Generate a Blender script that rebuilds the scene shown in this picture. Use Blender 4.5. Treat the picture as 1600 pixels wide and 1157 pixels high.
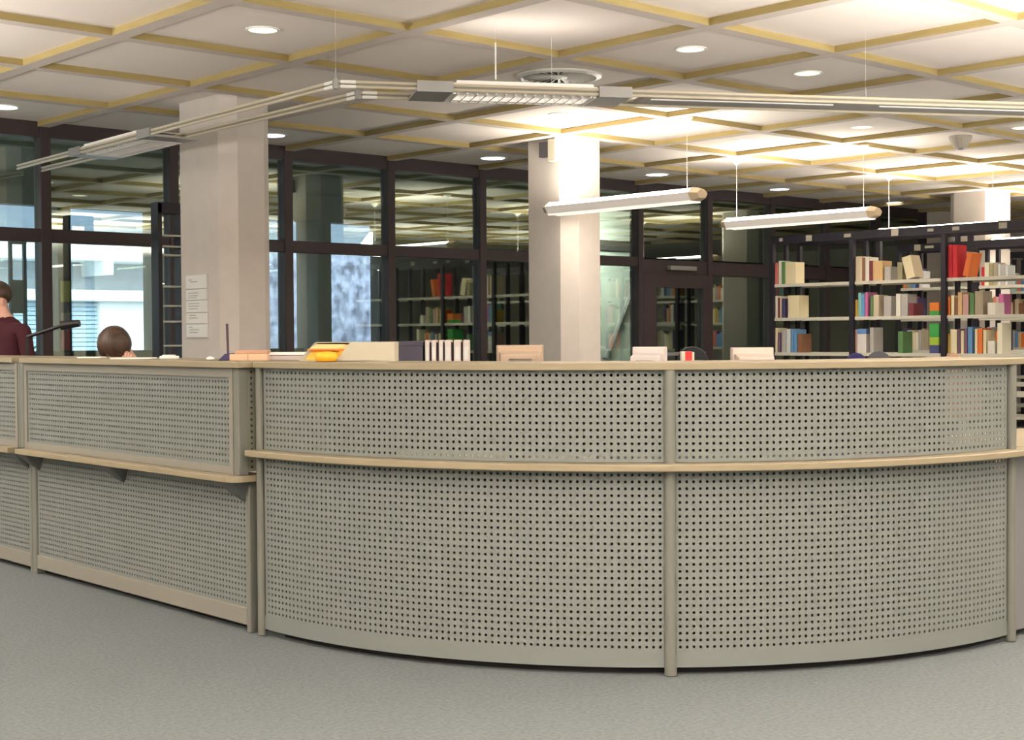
import bpy, bmesh, math, random
from mathutils import Vector, Matrix
random.seed(7)
S = bpy.context.scene
for o in list(bpy.data.objects): bpy.data.objects.remove(o)
COL = S.collection
PI = math.pi
def R(d): return d * PI / 180

# ------------------------------------------------------------------ camera
AZ = .8310; PITCH = .0245; ROLL = -.006; EYE = 1.28; CEIL = 3.08
f0 = Vector((math.cos(AZ), math.sin(AZ), 0)); r0 = Vector((math.sin(AZ), -math.cos(AZ), 0)); z0 = Vector((0, 0, 1))
fw = f0 * math.cos(PITCH) - z0 * math.sin(PITCH); up = z0 * math.cos(PITCH) + f0 * math.sin(PITCH)
rr = r0 * math.cos(ROLL) + up * math.sin(ROLL); uu = up * math.cos(ROLL) - r0 * math.sin(ROLL)
cam = bpy.data.cameras.new('camera'); camo = bpy.data.objects.new('camera', cam); COL.objects.link(camo)
M4 = Matrix(((rr.x, uu.x, -fw.x, 0), (rr.y, uu.y, -fw.y, 0), (rr.z, uu.z, -fw.z, EYE), (0, 0, 0, 1)))
camo.matrix_world = M4
cam.sensor_width = 36; cam.lens = 2240 / 1600 * 36; cam.clip_end = 200; cam.clip_start = .05
S.camera = camo
S.view_settings.view_transform = 'Standard'; S.view_settings.look = 'None'
S.view_settings.gamma = 1; S.view_settings.use_curve_mapping = False
S.view_settings.exposure = 0.45
# ------------------------------------------------------------------ world: bright overcast sky
W = bpy.data.worlds.new('world'); S.world = W; W.use_nodes = True
bg = W.node_tree.nodes['Background']; bg.inputs[0].default_value = (.86, .92, 1, 1); bg.inputs[1].default_value = 5.5
# ------------------------------------------------------------------ added area lights without fixtures, filling the room and brightening the ceiling
def area(name, loc, sx, sy, power, col, upw=False):
    l = bpy.data.lights.new(name, 'AREA'); l.shape = 'RECTANGLE'; l.size = sx; l.size_y = sy; l.energy = power; l.color = col
    o = bpy.data.objects.new(name, l); COL.objects.link(o); o.location = loc
    if upw: o.rotation_euler = (PI, 0, 0)
    return o
WARM = (1, .93, .85); WARMER = (1, .83, .66)
for (x, y, dn, upw, c) in [(-2.5, -3, 18, 220, WARM), (-2.5, 1.5, 18, 320, WARM), (-2.5, 6, 18, 270, WARM), (.8, 8.6, 10, 250, WARM), (1.5, -3.5, 24, 260, WARM), (6, -3.5, 14, 190, WARM), (10.5, -3.5, 14, 190, WARM),
                        (15, -3.5, 20, 110, WARMER), (2.2, .9, 14, 300, WARM), (6.6, 2.2, 0, 215, WARM), (9.9, 1.8, 8, 150, WARMER), (12.2, 3.2, 50, 70, WARMER), (15, 4.2, 50, 50, WARM), (17.8, 4.5, 50, 50, WARM)]:
    if dn: area('room_fill', (x, y, 2.4), .3, 1.6, dn * .8, c)
    area('room_fill', (x, y, 2.0), 1.4, 2.0, upw, WARM, True)
for i, (x, y) in enumerate([(1.2, 1.2), (.6, 4.6)]):
    area('room_fill', (x, y, 2.95), 1.2, 1.2, 10, WARM)

# ------------------------------------------------------------------ materials
def mat(name, col, rough=.6, metal=0, spec=.4, noise=None, emit=None, bump=None):
    m = bpy.data.materials.new(name); m.use_nodes = True; nt = m.node_tree; b = nt.nodes['Principled BSDF']
    b.inputs['Base Color'].default_value = (*col, 1); b.inputs['Roughness'].default_value = rough
    b.inputs['Metallic'].default_value = metal; b.inputs['Specular IOR Level'].default_value = spec
    if emit:
        b.inputs['Emission Color'].default_value = (*emit[0], 1); b.inputs['Emission Strength'].default_value = emit[1]
    if noise or bump:
        tc = nt.nodes.new('ShaderNodeTexCoord')
    if noise:
        sc, c2, stretch = noise
        mp = nt.nodes.new('ShaderNodeMapping'); mp.inputs['Scale'].default_value = stretch
        nz = nt.nodes.new('ShaderNodeTexNoise'); nz.inputs['Scale'].default_value = sc; nz.inputs['Detail'].default_value = 5
        rp = nt.nodes.new('ShaderNodeValToRGB'); rp.color_ramp.elements[0].position = .32; rp.color_ramp.elements[1].position = .68
        rp.color_ramp.elements[0].color = (*col, 1); rp.color_ramp.elements[1].color = (*c2, 1)
        nt.links.new(tc.outputs['Object'], mp.inputs[0]); nt.links.new(mp.outputs[0], nz.inputs['Vector'])
        nt.links.new(nz.outputs['Fac'], rp.inputs[0]); nt.links.new(rp.outputs[0], b.inputs['Base Color'])
    if bump:
        nb = nt.nodes.new('ShaderNodeTexNoise'); nb.inputs['Scale'].default_value = bump[0]
        bp = nt.nodes.new('ShaderNodeBump'); bp.inputs['Strength'].default_value = bump[1]; bp.inputs['Distance'].default_value = .01
        nt.links.new(tc.outputs['Object'], nb.inputs['Vector']); nt.links.new(nb.outputs['Fac'], bp.inputs['Height']); nt.links.new(bp.outputs[0], b.inputs['Normal'])
    return m
def emis(name, col, st):
    m = bpy.data.materials.new(name); m.use_nodes = True; nt = m.node_tree
    nt.nodes.remove(nt.nodes['Principled BSDF']); e = nt.nodes.new('ShaderNodeEmission')
    e.inputs[0].default_value = (*col, 1); e.inputs[1].default_value = st
    nt.links.new(e.outputs[0], nt.nodes['Material Output'].inputs[0]); return m
def glassmat(name, tint, fac):
    m = bpy.data.materials.new(name); m.use_nodes = True; nt = m.node_tree
    nt.nodes.remove(nt.nodes['Principled BSDF'])
    t = nt.nodes.new('ShaderNodeBsdfTransparent'); t.inputs[0].default_value = (*tint, 1)
    g = nt.nodes.new('ShaderNodeBsdfGlossy'); g.inputs['Roughness'].default_value = .0; g.inputs[0].default_value = (.88, 1, .9, 1)
    x = nt.nodes.new('ShaderNodeMixShader'); x.inputs[0].default_value = fac
    nt.links.new(t.outputs[0], x.inputs[1]); nt.links.new(g.outputs[0], x.inputs[2]); nt.links.new(x.outputs[0], nt.nodes['Material Output'].inputs[0]); return m
carpet = mat('carpet', (.106, .124, .126), .95, noise=(60, (.148, .170, .171), (1, 1, 1)), bump=(180, .5))
ceilm = mat('ceiling_paint', (.86, .78, .72), .9)
beamside = mat('beam_wood', (.40, .31, .13), .7, noise=(3, (.34, .26, .10), (1, 1, 8)))
beambot = mat('beam_bottom', (.60, .53, .48), .85)
plaster = mat('column_plaster', (.63, .585, .54), .9, noise=(9, (.60, .555, .51), (1, 1, 1)))
wallm = mat('wall_paint', (.62, .58, .52), .9)
frame = mat('window_frame', (.045, .030, .032), .5)
sheet = mat('perforated_sheet', (.166, .183, .170), .55)
postm = mat('aluminium_post', (.165, .17, .145), .45, .1)
railm = mat('cream_frame', (.215, .205, .175), .5)
board = mat('maple_board', (.285, .24, .155), .42, noise=(5, (.25, .21, .135), (1, 1, 9)))
darkin = mat('dark_inside', (.05, .05, .05), .8)
greyin = mat('grey_lining', (.06, .06, .054), .8)
kick = mat('shaded_plinth', (.012, .012, .014), .7)  # recessed plinth, near-black: shadow of the gap put into its colour
bracket = mat('grey_bracket', (.10, .105, .10), .5)
alu = mat('track_aluminium', (.52, .47, .36), .4, .1); webm = mat('track_web', (.20, .19, .16), .5)
steel = mat('grey_steel', (.30, .30, .29), .4, .3)
bright = mat('white_sleeve', (.85, .84, .80), .35)
blackm = mat('black_plastic', (.012, .012, .014), .45)
rackm = mat('rack_black', (.016, .013, .022), .45)
shelfm = mat('shelf_grey', (.56, .55, .47), .5)
lampbody = mat('lamp_body', (.80, .77, .73), .4); glowbody = mat('translucent_lamp_body', (.80, .74, .68), .4, emit=((1, .88, .78), .22))
lampcap = mat('lamp_end_cap', (.80, .63, .42), .45)
tubem = emis('lit_tube', (1, .93, .80), 9)
louvre = mat('lamp_louvre', (.8, .78, .72), .3, emit=((1, .9, .78), .55))
cream = mat('cream_plastic', (.66, .63, .50), .5)
warmlens = emis('warm_downlight', (1, .88, .55), 1.6)
coldlens = emis('cold_downlight', (.80, .82, 1), 6)
darkcol = mat('outer_frame_brown', (.055, .050, .045), .6)
glass = glassmat('window_glass', (.86, .93, .90), .20)
paper = mat('paper', (.80, .80, .77), .7)
ink = mat('grey_print', (.45, .45, .45), .7)
skin = mat('skin', (.62, .36, .27), .55)
hairm = mat('dark_hair', (.035, .018, .016), .45, noise=(14, (.10, .06, .035), (1, 6, .6)))

# ------------------------------------------------------------------ mesh helpers
class MB:
    def __init__(s): s.v = []; s.f = []; s.m = []
    def add(s, vs, fs, m=0):
        n = len(s.v); s.v += [tuple(v) for v in vs]; s.f += [tuple(i + n for i in f) for f in fs]; s.m += [m] * len(fs); return s
    def box(s, x0, x1, y0, y1, z0, z1, m=0):
        if x0 > x1: x0, x1 = x1, x0
        if y0 > y1: y0, y1 = y1, y0
        v = [(x, y, z) for z in (z0, z1) for y in (y0, y1) for x in (x0, x1)]
        return s.add(v, [(0, 2, 3, 1), (4, 5, 7, 6), (0, 1, 5, 4), (2, 6, 7, 3), (0, 4, 6, 2), (1, 3, 7, 5)], m)
    def hexa(s, bot, top, m=0):
        n = len(bot)
        return s.add(list(bot) + list(top), [tuple(range(n))[::-1], tuple(range(n, 2 * n))] + [(i, (i + 1) % n, n + (i + 1) % n, n + i) for i in range(n)], m)
    def tube(s, p0, p1, r, n=10, m=0, r1=None):
        p0 = Vector(p0); p1 = Vector(p1); d = (p1 - p0).normalized(); r1 = r if r1 is None else r1
        a = d.orthogonal().normalized(); b = d.cross(a)
        q = [p0 + (a * math.cos(2 * PI * i / n) + b * math.sin(2 * PI * i / n)) * r for i in range(n)]
        w = [p1 + (a * math.cos(2 * PI * i / n) + b * math.sin(2 * PI * i / n)) * r1 for i in range(n)]
        return s.hexa(q, w, m)
    def lathe(s, c, prof, n=20, m=0):
        vs = []; fs = []
        for (r, z) in prof:
            vs += [(c[0] + r * math.cos(2 * PI * i / n), c[1] + r * math.sin(2 * PI * i / n), c[2] + z) for i in range(n)]
        for k in range(len(prof) - 1):
            for i in range(n):
                j = (i + 1) % n; fs.append((k * n + i, k * n + j, (k + 1) * n + j, (k + 1) * n + i))
        fs.append(tuple(range(n))[::-1]); fs.append(tuple((len(prof) - 1) * n + i for i in range(n)))
        return s.add(vs, fs, m)
    def ell(s, c, rx, ry, rz, nu=16, nv=10, m=0, fn=None):
        vs = []; fs = []
        for k in range(nv + 1):
            t = PI * k / nv
            for i in range(nu):
                p = 2 * PI * i / nu; d = Vector((math.sin(t) * math.cos(p), math.sin(t) * math.sin(p), math.cos(t)))
                g = fn(d) if fn else 1
                vs.append((c[0] + d.x * rx * g, c[1] + d.y * ry * g, c[2] + d.z * rz * g))
        for k in range(nv):
            for i in range(nu):
                j = (i + 1) % nu; fs.append((k * nu + i, (k + 1) * nu + i, (k + 1) * nu + j, k * nu + j))
        return s.add(vs, fs, m)
    def mesh(s, name, mats, smooth=False):
        me = bpy.data.meshes.new(name); me.from_pydata(s.v, [], s.f)
        for mm in (mats if isinstance(mats, (list, tuple)) else [mats]): me.materials.append(mm)
        me.polygons.foreach_set('material_index', s.m)
        if smooth: me.polygons.foreach_set('use_smooth', [True] * len(s.f))
        me.update(); return me
    def obj(s, name, mats, parent=None, smooth=False, bevel=0):
        o = bpy.data.objects.new(name, s.mesh(name, mats, smooth)); COL.objects.link(o)
        if parent: o.parent = parent
        if bevel:
            b = o.modifiers.new('bevel', 'BEVEL'); b.width = bevel; b.segments = 2; b.limit_method = 'ANGLE'
        return o
def tag(o, label, cat, group=None):
    o['label'] = label; o['category'] = cat
    if group: o['group'] = group
    return o
def thing(name, label, cat, loc=(0, 0, 0), rz=0, group=None):
    o = bpy.data.objects.new(name, None); COL.objects.link(o); o.location = loc; o.rotation_euler = (0, 0, rz); o.empty_display_size = .1
    return tag(o, label, cat, group)
def struct(o): o['kind'] = 'structure'; return o
def sthing(name):
    o = bpy.data.objects.new(name, None); COL.objects.link(o); o['kind'] = 'structure'; return o
def smooth_by_angle(o, ang=35):
    me = o.data
    me.polygons.foreach_set('use_smooth', [True] * len(me.polygons)); me.set_sharp_from_angle(angle=R(ang)); return o
def box(name, x0, x1, y0, y1, z0, z1, m, parent=None, bevel=0): return MB().box(x0, x1, y0, y1, z0, z1).obj(name, m, parent, bevel=bevel)

# ------------------------------------------------------------------ room shell
WY = 11.53; XG0 = 5.215; XP = 1.215; YG0 = 9.045; YP = 1.23
YO = 15.0
struct(box('floor', -6, 26, -7, 15.2, -.1, 0, carpet))
struct(box('wall_left', -6.15, -6, -7, 15.2, 0, 3.3, wallm)); struct(box('wall_right', 26, 26.15, -7, 15.2, 0, 3.3, wallm))
struct(box('wall_front', -6, 26, -7.15, -7, 0, 3.3, wallm))
ceiling = struct(box('ceiling', -6, 26, -7, 15.2, CEIL + .022, CEIL + .15, ceilm))
# far plain ceiling outside the picture
m_ = MB()
NX0, NX1, NY0, NY1 = -3, 13, 2, -5      # grid lines kept as real panels
xa, xb = XG0 + XP * NX0, XG0 + XP * NX1; ya, yb = YG0 - YP * 6, WY
m_.box(-6, xa, -7, WY, CEIL, CEIL + .03); m_.box(xb, 26, -7, WY, CEIL, CEIL + .03); m_.box(xa, xb, -7, ya, CEIL, CEIL + .03)
m_.obj('plain_field', ceilm, ceiling)
pm = MB().box(-XP / 2 + .004, XP / 2 - .004, -YP / 2 + .004, YP / 2 - .004, 0, .03).mesh('panel', ceilm)
for i in range(NX0, NX1):
    for j in range(-2, 6):
        o = bpy.data.objects.new('panel', pm); COL.objects.link(o); o.parent = ceiling
        o.location = (XG0 + XP * (i + .5), YG0 - YP * (j + .5), CEIL)
BW, BD = .052, .042
for j in range(-1, 7):
    y = YG0 - YP * j
    b = MB(); b.box(xa, xb, y - BW, y + BW, CEIL - BD, CEIL + .005); b.m[0] = 1
    b.obj('beam', [beamside, beambot], ceiling)
for i in range(NX0, NX1 + 1):
    x = XG0 + XP * i
    b = MB(); b.box(x - BW, x + BW, ya, WY - .02, CEIL - BD - .001, CEIL + .005); b.m[0] = 1
    b.obj('beam', [beamside, beambot], ceiling)

# columns: rectangular with chamfered corners
def column(n, x0, x1, y0, y1, c):
    p = [(x0 + c, y0), (x1 - c, y0), (x1, y0 + c), (x1, y1 - c), (x1 - c, y1), (x0 + c, y1), (x0, y1 - c), (x0, y0 + c)]
    o = MB().hexa([(a, b, 0) for a, b in p], [(a, b, CEIL) for a, b in p]).obj('trim_%d' % n, plaster); struct(o)
    return o
column(1, 5.6, 6.04, 9.26, 10.03, .105); column(2, 9.1, 9.61, 9.19, 9.85, .12); column(3, 16.75, 17.28, 9.3, 9.98, .12)

# glazed wall along y = WY
MULL = [-.905, .32, 1.55, 2.775, 4.0, 5.225, 6.42, 7.63, 8.855, 10.08, 11.3, 12.555, 13.82, 15.085, 16.3, 17.52, 18.75]
struct(box('wall_back', -6, MULL[0], WY - .06, WY + .06, 0, CEIL, darkcol)); struct(box('wall_back_far', 18.75, 26, WY - .06, WY + .06, 0, CEIL, wallm))
for k in range(len(MULL) - 1):
    a, b = MULL[k], MULL[k + 1]
    door = abs(a - 12.555) < .01
    w = sthing('door_1' if door else 'window_%d' % (k + 1))
    hw = .045
    box('mullion', a - hw, a + hw, WY - .05, WY + .09, 0, CEIL, frame, w, .004)
    if k == len(MULL) - 2: box('mullion', b - hw, b + hw, WY - .05, WY + .09, 0, CEIL, frame, w)
    box('head', a + hw, b - hw, WY - .04, WY + .08, CEIL - .13, CEIL, frame, w)
    tz0 = 2.08 if k < 11 else 2.0
    box('transom', a + hw, b - hw, WY - .04, WY + .08, tz0, 2.19 if k < 11 else 2.17, frame, w, .004)
    box('sill', a + hw, b - hw, WY - .04, WY + .08, 0, .12, frame, w)
    MB().box(a + hw, b - hw, WY + .01, WY + .018, 2.19, CEIL - .13).obj('upper_pane', glass, w)
    if door:
        l = bpy.data.objects.new('door_leaf', None); COL.objects.link(l); l.parent = w
        x0, x1 = a + hw, b - hw
        box('stile', x0, x0 + .22, WY - .05, WY + .05, .02, tz0, frame, l); box('stile', x1 - .09, x1, WY - .05, WY + .05, .02, tz0, frame, l)
        box('rail', x0 + .22, x1 - .09, WY - .05, WY + .05, tz0 - .16, tz0, frame, l); box('rail', x0 + .22, x1 - .09, WY - .05, WY + .05, .02, .25, frame, l)
        MB().box(x0 + .22, x1 - .09, WY + .0, WY + .008, .25, tz0 - .16).obj('pane', glass, l)
        box('push_bar', x0 + .24, x1 - .11, WY - .1, WY - .06, 1.02, 1.06, steel, l)
        box('closer', x0 + .42, x0 + .9, WY - .10, WY - .045, tz0 + .05, tz0 + .1, steel, l)
    else:
        MB().box(a + hw, b - hw, WY + .01, WY + .018, .12, tz0).obj('pane', glass, w)

# gallery behind the glass wall and outer facade
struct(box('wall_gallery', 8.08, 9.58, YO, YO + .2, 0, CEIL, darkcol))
m_ = MB(); m_.box(11.36, 26, YO, YO + .2, 0, CEIL); m_.obj('wall_gallery_dark', mat('gallery_wall', (.02, .021, .02), .9)); struct(bpy.data.objects['wall_gallery_dark'])  # near-black colour stands in for the darkness of the unlit gallery
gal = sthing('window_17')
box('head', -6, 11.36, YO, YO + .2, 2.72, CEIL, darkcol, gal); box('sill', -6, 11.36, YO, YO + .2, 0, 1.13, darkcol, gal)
box('transom', -6, 8.08, YO + .02, YO + .12, 2.335, 2.42, darkcol, gal); box('transom', 9.58, 11.36, YO + .02, YO + .12, 2.335, 2.42, darkcol, gal)
for a, b in ((5.9, 6.05), (6.93, 7.08), (3.7, 3.85), (1.4, 1.55)): box('post', a, b, YO - .05, YO + .15, 1.13, 2.72, darkcol, gal)
box('post', 10.17, 10.37, YO - .32, YO + .15, 0, 2.72, mat('grey_brown_post', (.10, .085, .075), .8), gal); box('post', 10.37, 10.55, YO - .05, YO + .1, 0, 2.72, mat('blue_grey_jamb', (.28, .36, .40), .7), gal)
for a, b in ((-6, 1.4), (1.55, 3.7), (3.85, 5.9), (6.05, 6.93), (7.08, 8.08), (9.58, 10.17), (10.55, 11.36)):
    MB().box(a, b, YO + .07, YO + .078, 1.13, 2.72).obj('outer_pane', glassmat('outer_glass', (.92, .96, 1), .06), gal)
struct(box('ceiling_gallery', -6, 26, WY + .1, YO, CEIL - .02, CEIL + .02, mat('gallery_ceiling', (.10, .085, .06), .9)))  # dark brown keeps the unlit gallery dark, shade put into the colour

# pale green wall with slanted handrail behind the glass, right of column 2
pg = box('wall_stair', 12.75, 14.53, 13.5, 13.6, 0, 2.96, mat('pale_green_wall', (.54, .585, .50), .9)); struct(pg)
box('ledge', 12.75, 14.53, 13.44, 13.5, 2.42, 2.55, darkcol, pg)
MB().tube((14.60, 13.42, 2.1), (13.95, 13.42, .95), .045, 8).obj('handrail', steel, pg)
a_ = area('stair_wall_fill', (13.4, 12.7, 2.75), .9, .3, 45, (1, 1, .93)); a_.rotation_euler = (R(35), 0, 0)  # unseen fill light added to brighten the pale wall

# ------------------------------------------------------------------ outdoors
struct(box('ground', -30, 60, 15.2, 60, -.35, -.05, mat('outdoor_paving', (.35, .36, .35), .9)))
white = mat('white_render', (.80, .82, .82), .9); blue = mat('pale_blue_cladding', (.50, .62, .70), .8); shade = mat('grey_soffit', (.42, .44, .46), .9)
bld = thing('opposite_building', 'white and pale blue building seen through the left windows', 'building', (0, 24, 0))
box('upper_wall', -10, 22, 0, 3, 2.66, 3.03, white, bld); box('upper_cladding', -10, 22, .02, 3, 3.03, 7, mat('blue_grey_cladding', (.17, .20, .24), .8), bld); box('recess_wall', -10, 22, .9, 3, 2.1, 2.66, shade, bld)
box('ledge', -10, 22, -.25, .9, 1.93, 2.12, white, bld)
box('white_wall', 11.85, 12.9, -.1, .5, -.05, 1.93, white, bld)
for k in range(26):
    z = -.05 + k * .078
    box('cladding_board', 4, 11.85, .0, .4, z + .006, z + .072, blue, bld)
box('rear_wall', -10, 11.85, .1, .5, -.05, 1.93, blue, bld)
MB().hexa([(11.99, -.2, 2.40), (12.07, -.2, 2.40), (12.07, .9, 2.40), (11.99, .9, 2.40)], [(11.97, -.2, 2.74), (12.08, -.2, 2.74), (12.08, .9, 2.74), (11.97, .9, 2.74)]).obj('bracket', white, bld)
# rough wall seen through the right gallery window
rw = box('garden_wall', 11.2, 16.6, 18.4, 18.8, -.3, 2.74, mat('rough_wall', (.16, .16, .21), .95, noise=(7, (.66, .66, .82), (1, 1, 1)), bump=(12, 1)))
tag(rw, 'mottled grey and lilac rough wall outside behind the second window', 'wall')
leafm = mat('bush_leaf', (.10, .22, .07), .7, noise=(20, (.35, .5, .25), (1, 1, 1)))
def bush(x, y, r, h, lab):
    b = MB()
    for k in range(170):
        a = random.uniform(0, 2 * PI); t = math.acos(random.uniform(-.2, 1)); q = random.uniform(.6, 1)
        c = Vector((r * q * math.sin(t) * math.cos(a), r * q * math.sin(t) * math.sin(a), h * .3 + h * .7 * q * math.cos(t)))
        u = Vector((random.uniform(-1, 1), random.uniform(-1, 1), random.uniform(-1, 1))).normalized() * .09; w = u.orthogonal().normalized() * .05
        b.add([c - u, c + w, c + u, c - w], [(0, 1, 2, 3)])
    t = thing('bush', lab, 'bush', (x, y, -.05)); b.obj('foliage', leafm, t)['kind'] = 'stuff'
    MB().tube((0, 0, 0), (0, 0, h * .6), .03, 6).obj('stem', darkcol, t)
bush(7.6, 17.2, .75, 1.32, 'low green bush outside the left window, right of dark post'); bush(6.3, 16.9, .6, 1.32, 'low green bush outside the left window, left of dark post')

# ------------------------------------------------------------------ reception counter
CX, CY, RR = 5.51, 5.16, 2.185
PIT = .0257; HR = .0059
class Path:   # arc of the curved counter with straight extensions at both ends
    def __init__(s, a0, a1): s.a0, s.a1 = a0, a1
    def __call__(s, t, off):            # t = arc length measured at RR from angle 180
        L = RR * PI / 2
        if t < 0: return (CX - RR - off, CY - t)
        if t > L: return (CX + (t - L), CY - RR - off)
        a = PI + t / RR; return (CX + (RR + off) * math.cos(a), CY + (RR + off) * math.sin(a))
ARC = Path(0, 0); LA = RR * PI / 2
def pathslab(fn, t0, t1, off0, off1, z0, z1, n=48, b=None, m=0):
    b = b or MB(); v = []
    for i in range(n + 1):
        t = t0 + (t1 - t0) * i / n; p = fn(t, off0); q = fn(t, off1)
        v += [(p[0], p[1], z0), (q[0], q[1], z0), (q[0], q[1], z1), (p[0], p[1], z1)]
    fs = []
    for i in range(n):
        for k in range(4): fs.append((i * 4 + k, i * 4 + (k + 1) % 4, i * 4 + 4 + (k + 1) % 4, i * 4 + 4 + k))
    fs += [(3, 2, 1, 0), (n * 4, n * 4 + 1, n * 4 + 2, n * 4 + 3)]
    return b.add(v, fs, m)
def perforated(fn, t0, t1, z0, z1, off=0, thick=.003, pit=PIT, r=HR, mt=.004, mz0=.006, mz1=.006):
    """perforated sheet following fn(t, off); every hole is cut and has a rim"""
    n = int((t1 - t0 - 2 * mt) / pit); m = max(1, round((z1 - z0 - mz0 - mz1) / pit)); pz = (z1 - z0 - mz0 - mz1) / m
    ts = [t0 + (t1 - t0 - n * pit) / 2 + i * pit for i in range(n + 1)]; zt = z1 - mz1
    zs = [zt - (m - j) * pz for j in range(m + 1)]
    b = MB(); V = b.v; Fc = b.f
    def P(t, z, o=off):
        p = fn(t, o); return (p[0], p[1], z)
    for i in range(n + 1):
        for j in range(m + 1): V.append(P(ts[i], zs[j]))
    cs = [(r * math.cos(PI / 4 * k), r * math.sin(PI / 4 * k)) for k in range(8)]
    for i in range(n):
        tc = (ts[i] + ts[i + 1]) / 2
        for j in range(m):
            zc = (zs[j] + zs[j + 1]) / 2; h = len(V)
            V += [P(tc + c[0], zc + c[1]) for c in cs]; V += [P(tc + c[0], zc + c[1], off - thick) for c in cs]
            sw = i * (m + 1) + j; se = sw + m + 1; ne = se + 1; nw = sw + 1
            C4 = (ne, nw, sw, se)
            for q in range(4):           # corner q sits at 45+90q degrees
                c0 = C4[q]; c1 = C4[(q + 1) % 4]; d = h + (2 * q + 1) % 8; e = h + (2 * q + 2) % 8; g = h + (2 * q + 3) % 8
                Fc += [(c0, d, e), (c0, e, c1), (c1, e, g)]
            for k in range(8): Fc.append((h + k, h + (k + 1) % 8, h + 8 + (k + 1) % 8, h + 8 + k))
    # plain margins
    def strip(ta, tb, za, zb):
        if tb - ta < 1e-4 or zb - za < 1e-4: return
        k = max(1, int((tb - ta) / .05)); h = len(V)
        for i in range(k + 1):
            t = ta + (tb - ta) * i / k; V.append(P(t, za)); V.append(P(t, zb))
        for i in range(k): Fc.append((h + 2 * i, h + 2 * i + 2, h + 2 * i + 3, h + 2 * i + 1))
    strip(t0, ts[0], z0, z1); strip(ts[-1], t1, z0, z1); strip(ts[0], ts[-1], z0, zs[0]); strip(ts[0], ts[-1], zs[-1], z1)
    b.m = [0] * len(Fc); return b

curv = thing('reception_counter', 'curved grey perforated reception counter with pale wood top and ledge', 'counter', (0, 0, 0))
TM = RR * R(47.5)
for (ta, tb) in ((-.062, TM), (TM, LA - .03)):
    perforated(ARC, ta + .012, tb - .012, .80, 1.146).obj('upper_panel', sheet, curv)
    perforated(ARC, ta + .012, tb - .012, .088, .772).obj('lower_panel', sheet, curv)
pathslab(ARC, -.062, LA - .03, -.02, .0005, .03, .0885).obj('bottom_rail', sheet, curv)
smooth_by_angle(pathslab(ARC, -.088, LA + .11, -.40, .030, 1.146, 1.173).obj('top_board', board, curv, bevel=.003))
smooth_by_angle(pathslab(ARC, -.092, LA + .11, -.03, .072, .771, .798).obj('ledge_board', board, curv, bevel=.004))
pathslab(ARC, .02, LA, -.09, -.05, 0, .03).obj('plinth', kick, curv)
pathslab(ARC, .02, LA, -.085, -.075, .03, .76).obj('back_lining', greyin, curv)
pathslab(ARC, .02, LA + .09, -.365, -.355, .80, 1.14).obj('dark_backing', darkin, curv)  # dark sheet added behind the upper holes so they read dark
pathslab(ARC, .02, LA, -.70, -.085, .715, .74).obj('inner_worktop', board, curv)
for t in (.06, LA * .33, LA * .66, LA - .06):
    pathslab(ARC, t - .012, t + .012, -.68, -.085, 0, .715, 1).obj('support', greyin, curv)
    pathslab(ARC, t - .012, t + .012, -.39, -.28, .74, 1.146, 1).obj('support', greyin, curv)
for t, r in ((-.072, .017), (TM, .023), (LA - .018, .020)):
    p = ARC(t, .006)
    for z0_, z1_ in ((.798, 1.146), (.004, .771)):
        smooth_by_angle(MB().tube((p[0], p[1], z0_), (p[0], p[1], z1_), r, 16).obj('post', postm, curv))

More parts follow.
